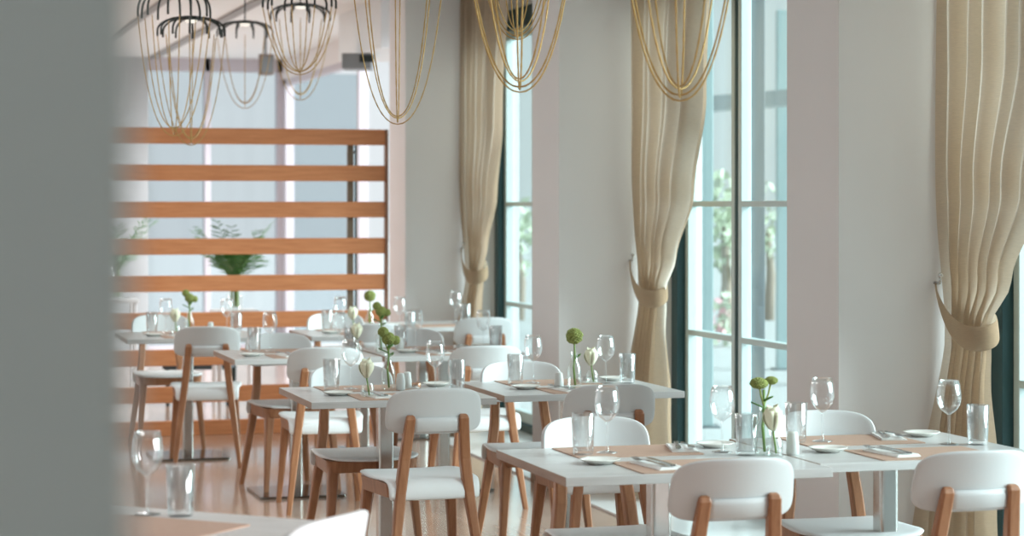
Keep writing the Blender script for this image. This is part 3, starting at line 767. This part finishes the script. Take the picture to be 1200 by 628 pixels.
LAB = {'wine': 'clear stemmed wine glass', 'tumbler': 'clear straight water tumbler', 'plate': 'small white bread plate', 'mat': 'brown placemat', 'napkin': 'folded white napkin', 'knife': 'steel knife lying on the napkin', 'fork': 'steel fork lying on the napkin'}
def seat(key, side, items, over={}):
    ph = tabs[key][3]; near = side == 'near'; R = rot(key)
    spots = {'mat': (0.03, 0.165, 0), 'plate': (-0.22, 0.30, 0), 'napkin': (-0.08, 0.17, 0.10), 'wine': (0.26, 0.50, 0), 'tumbler': (0.30, 0.39, 0)} if near else \
            {'mat': (-0.03, TD - 0.165, PI), 'plate': (0.29, TD - 0.12, 0), 'napkin': (0.16, TD - 0.16, PI - 0.25), 'wine': (-0.11, TD - 0.20, 0), 'tumbler': (-0.20, TD - 0.23, 0)}
    spots.update(over)
    for it in items:
        u, v, r = spots[it]; x, y = loc(key, u, v); r += R
        z = TZ if it != 'napkin' else MZ
        if it in ('wine', 'tumbler', 'plate'):
            mu, mv, _ = spots['mat']
            rad = {'wine': 0.035, 'tumbler': 0.031, 'plate': 0.04}[it]
            if abs(u - mu) < 0.21 + rad and abs(v - mv) < 0.15 + rad and 'mat' in items: z = MZ
        lab = '%s at the %s seat of the %s' % (LAB[it], side, ph)
        put(it, x, y, z, r, lab)
        if it == 'napkin':
            for kk, du in (('fork', -0.018), ('knife', 0.016)):
                c, s = math.cos(r), math.sin(r)
                put(kk, x + du*c - 0.01*s, y + du*s + 0.01*c, MZ + 0.0098, r + (0.10 if kk == 'fork' else -0.06), '%s at the %s seat of the %s' % (LAB[kk], side, ph))
def by_px(kind, key, px, py, label, z=TZ):
    x, y = at(px, py, z); x2, y2 = clampto(key, x, y); put(kind, x2, y2, z, 0, label); return x2, y2
ALL = ('mat', 'plate', 'napkin', 'wine', 'tumbler')
seat('A1', 'near', ALL); seat('A1', 'far', ALL)
seat('A2', 'near', ALL, {'wine': (0.24, 0.40, 0), 'tumbler': (0.325, 0.36, 0), 'plate': (-0.24, 0.30, 0)})
seat('A2', 'far', ALL, {'wine': (-0.14, TD - 0.19, 0), 'tumbler': (-0.235, TD - 0.19, 0), 'napkin': (0.13, TD - 0.13, PI - 0.25), 'plate': (0.27, TD - 0.1, 0)})
seat('B1', 'near', ALL, {'wine': (0.23, 0.42, 0), 'tumbler': (0.32, 0.40, 0)}); seat('B1', 'far', ALL)
seat('B2', 'near', ALL, {'wine': (0.21, 0.50, 0), 'tumbler': (0.305, 0.48, 0)}); seat('B2', 'far', ALL)
seat('C1', 'near', ALL, {'plate': (-0.26, 0.24, 0)}); seat('C1', 'far', ALL)
seat('C2', 'near', ALL); seat('C2', 'far', ALL)
seat('D1', 'near', ALL); seat('D1', 'far', ALL)
seat('D2', 'near', ALL); seat('D2', 'far', ALL)
seat('D3', 'near', ('mat', 'plate', 'wine', 'tumbler'))
seat('F', 'far', ('mat', 'wine', 'tumbler', 'plate'), {'mat': (0.0, TD - 0.30, PI), 'wine': (-0.14, TD - 0.10, 0), 'tumbler': (-0.045, TD - 0.09, 0), 'plate': (-0.24, TD - 0.30, 0)})
def centre(key, gx, gy, kind, rx, ry, sx, sy, where):
    (put('vase', gx, gy, TZ, 0, 'clear bottle vase holding a green flower on the %s' % where))
    put(kind, gx, gy, TZ + 0.002, random.Random(where).uniform(-0.4, 0.4), {'g0': 'tall clustered green flower in the bottle vase on the %s', 'g1': 'round green pompom flower in the bottle vase on the %s', 'g2': 'pale yellow-green flower in the bottle vase on the %s'}[kind] % where)
    put('bud', rx, ry, TZ, 0, 'short clear vase holding a rosebud on the %s' % where)
    put('rose', rx, ry, TZ + 0.002, 0, 'cream rosebud in the short vase on the %s' % where)
    put('shaker', sx, sy, TZ, 0, 'pale porcelain shaker beside the vases on the %s' % where)
x, y, w, _ = tabs['A1']; xe = x + w
gx, gy = at(895, 533, TZ); rx, ry = at(907.5, 535, TZ); sx, sy = at(929, 533, TZ); centre('A', gx, gy, 'g2', rx, ry, sx, sy, 'front pair of tables')
gx, gy = at(455, 457, TZ); rx, ry = at(431, 466, TZ); sx, sy = at(477, 456, TZ); centre('B1', gx, gy, 'g0', rx, ry, sx, sy, "second row's left table")
px_, py_ = at(469.5, 457.5, TZ); put('shaker', px_, py_, TZ, 0, "greenish shaker between vase and pale shaker on the second row's left table")
bm = BM(); lathe(bm, [(0, 0), (0.019, 0), (0.023, 0.006), (0.024, 0.022), (0.022, 0.024), (0.020, 0.010), (0, 0.009)], 24)
x, y = at(487, 455, TZ); o = obj('tealight_holder', bm, plain('copper_metal', (0.52, 0.30, 0.20), 0.3, 0.6, noise=0.05), smooth=True, loc=(x, y, TZ)); tag(o, 'small copper tealight holder beside the shakers on second-row left table', 'candle holder')
gx, gy = at(673, 454, TZ); rx, ry = at(694, 450, TZ); sx, sy = at(655, 456.5, TZ); centre('B2', gx, gy, 'g1', rx, ry, sx, sy, "second row's right table")
x, y, w, _ = tabs['C2']
centre('C', x + 0.05, y + 0.36, 'g0', x - 0.09, y + 0.30, x + 0.17, y + 0.42, 'third row of tables')
gx, gy = at(215, 388, TZ); centre('D1', gx, tabs['D1'][1] + 0.50, 'g0', gx - 0.10, tabs['D1'][1] + 0.36, gx + 0.12, tabs['D1'][1] + 0.42, "back row's left table")
x, y, w, _ = tabs['D2']; centre('D2', x + w/2 + 0.05, y + 0.42, 'g1', x + w/2 - 0.07, y + 0.34, x + w/2 + 0.14, y + 0.42, "back row's middle table")

# ------------------------------------------------------------------ pendant lamps
def pendant(px, d, zend, zbot, R, n, label, a0=0.0, dz=0.03, loops=0, ah=0.10):
    x, y = cam_pt(px, d)
    t = thing('pendant_lamp', label, 'lamp', (x, y, 0), -TH + a0, 'octopus-armed pendant lamps with gold chains')
    zc = zend + ah
    bm = BM(); lathe(bm, [(0, zc + 0.012), (0.05, zc + 0.010), (0.075, zc - 0.002), (0.07, zc - 0.012), (0, zc - 0.012)], 24); cr = obj('crown', bm, M['black'], t, smooth=True)
    bm = BM(); lathe(bm, [(0, zc - 0.026), (0.026, zc - 0.024), (0.034, zc - 0.012)], 24); obj('lamp_lens', bm, M['lamp'], cr, smooth=True)['label'] = 'lit round lamp lens'
    bm = BM(); tube(bm, [(0, 0, zc + 0.01), (0, 0, CEIL - 0.025)], 0.005, 8); rd = obj('rod', bm, M['black'], t)
    bm = BM(); lathe(bm, [(0, CEIL), (0.05, CEIL), (0.05, CEIL - 0.022), (0.012, CEIL - 0.028), (0, CEIL - 0.028)], 24); obj('ceiling_rose', bm, M['black'], rd)
    for k in range(n):
        a = 2*PI*k/n; bm = BM(); pts = []
        for j in range(13):
            q = j/12*PI/2; r = 0.06 + (R - 0.06)*math.sin(q); z = zc - (zc - zend - 0.03)*(1 - math.cos(q)); pts.append((r*math.cos(a), r*math.sin(a), z))
        pts.append((R*math.cos(a), R*math.sin(a), zend))
        tube(bm, pts, 0.006, 8); obj('arm', bm, M['black'], t, smooth=True)
    for k in range(loops or n//2):
        a = PI*k/(loops or n//2); zb = zbot + (dz if k % 2 else 0.0) + 0.004*k; bm = BM(); c = 2.6; den = math.cosh(c) - 1; pts = []
        for j in range(41):
            s = -1 + 2*j/40; s = math.copysign(abs(s)**0.75, s)
            pts.append((R*s*math.cos(a), R*s*math.sin(a), zb + (zend - zb)*(math.cosh(c*s) - 1)/den))
        # beads along the chain give it its knotted look
        rad = [0.0032 if j % 2 else 0.0024 for j in range(41)]
        tube(bm, pts, rad, 6); obj('chain', bm, M['gold'], t, smooth=True)
pendant(797, 6.30, 2.46, 1.835, 0.185, 10, 'gold-chain pendant in front of the middle curtain, rightmost of all', 0.15)
pendant(609, 6.90, 2.46, 1.890, 0.185, 10, 'gold-chain pendant hanging before the farthest window', 0.25)
pendant(606, 9.40, 2.66, 2.24, 0.17, 10, 'higher pendant hanging behind the lamp before the farthest window', 0.1)
pendant(466, 9.50, 2.46, 1.885, 0.19, 8, 'gold-chain pendant against the white pier right of the screen', 0.0, 0.022)
pendant(351, 11.5, 2.56, 2.215, 0.19, 10, 'short-chained pendant nearest above the middle of the slat screen', 0.2, 0.015)
pendant(352, 14.2, 2.72, 2.21, 0.19, 10, 'paler pendant directly behind the short-chained one above the screen', 0.1, loops=4)
pendant(287, 15.3, 2.70, 2.205, 0.19, 10, 'farthest small pendant showing its whole black spider crown on a thin rod', 0.12, loops=4)
pendant(224, 12.3, 2.475, 1.87, 0.185, 12, 'pendant whose chains end over the top slat, just right of the leftmost', 0.1, loops=4)
pendant(204, 11.6, 2.52, 1.90, 0.19, 10, 'leftmost pendant with tall black arms cut by the photo top', 0.3, loops=4, ah=0.16)

# ------------------------------------------------------------------ light
w = bpy.data.worlds.new('World'); S.world = w; w.use_nodes = True
bg = w.node_tree.nodes['Background']; bg.inputs['Color'].default_value = (0.86, 0.90, 0.92, 1); bg.inputs['Strength'].default_value = 1.0
sun = bpy.data.lights.new('sun', 'SUN'); sun.energy = 12.0; sun.angle = math.radians(50); sun.color = (0.97, 0.985, 1.0)
so = bpy.data.objects.new('sun', sun); C.objects.link(so)
so.rotation_euler = Vector((-0.90, 0.36, -0.36)).to_track_quat('-Z', 'Y').to_euler()
def fill_light(x, y, sx, sy, e):  # unseen area light added as fill, without any fixture
    l = bpy.data.lights.new('added_fill_light', 'AREA'); l.shape = 'RECTANGLE'; l.size = sx; l.size_y = sy; l.energy = e; l.color = (1.0, 0.99, 0.98)
    o = bpy.data.objects.new('added_fill_light', l); C.objects.link(o); o.location = (x, y, CEIL - 0.03)
for yy, ee in ((3.5, 10), (7.0, 13), (10.3, 19), (12.8, 17)): fill_light(0.6, yy, 1.2, 1.2, ee)
fill_light(-1.2, -1.0, 1.0, 1.0, 26)
for yy in (17.0, 21.0): fill_light(1.0, yy, 1.2, 1.2, 75)

# ------------------------------------------------------------------ camera
cd = bpy.data.cameras.new('camera'); co = bpy.data.objects.new('camera', cd); C.objects.link(co)
cd.sensor_width = 36; cd.lens = F/1200*36; cd.shift_y = -(314 - HOR)/1200
co.location = (0, 0, H); co.rotation_euler = (PI/2, 0, -TH)
cd.clip_start = 0.05; cd.clip_end = 300
cd.dof.use_dof = True; cd.dof.focus_distance = 8.3; cd.dof.aperture_fstop = 3.3
S.camera = co
S.view_settings.view_transform = 'Standard'; S.view_settings.look = 'None'; S.view_settings.gamma = 1.0
S.view_settings.use_curve_mapping = False; S.view_settings.exposure = 0.0
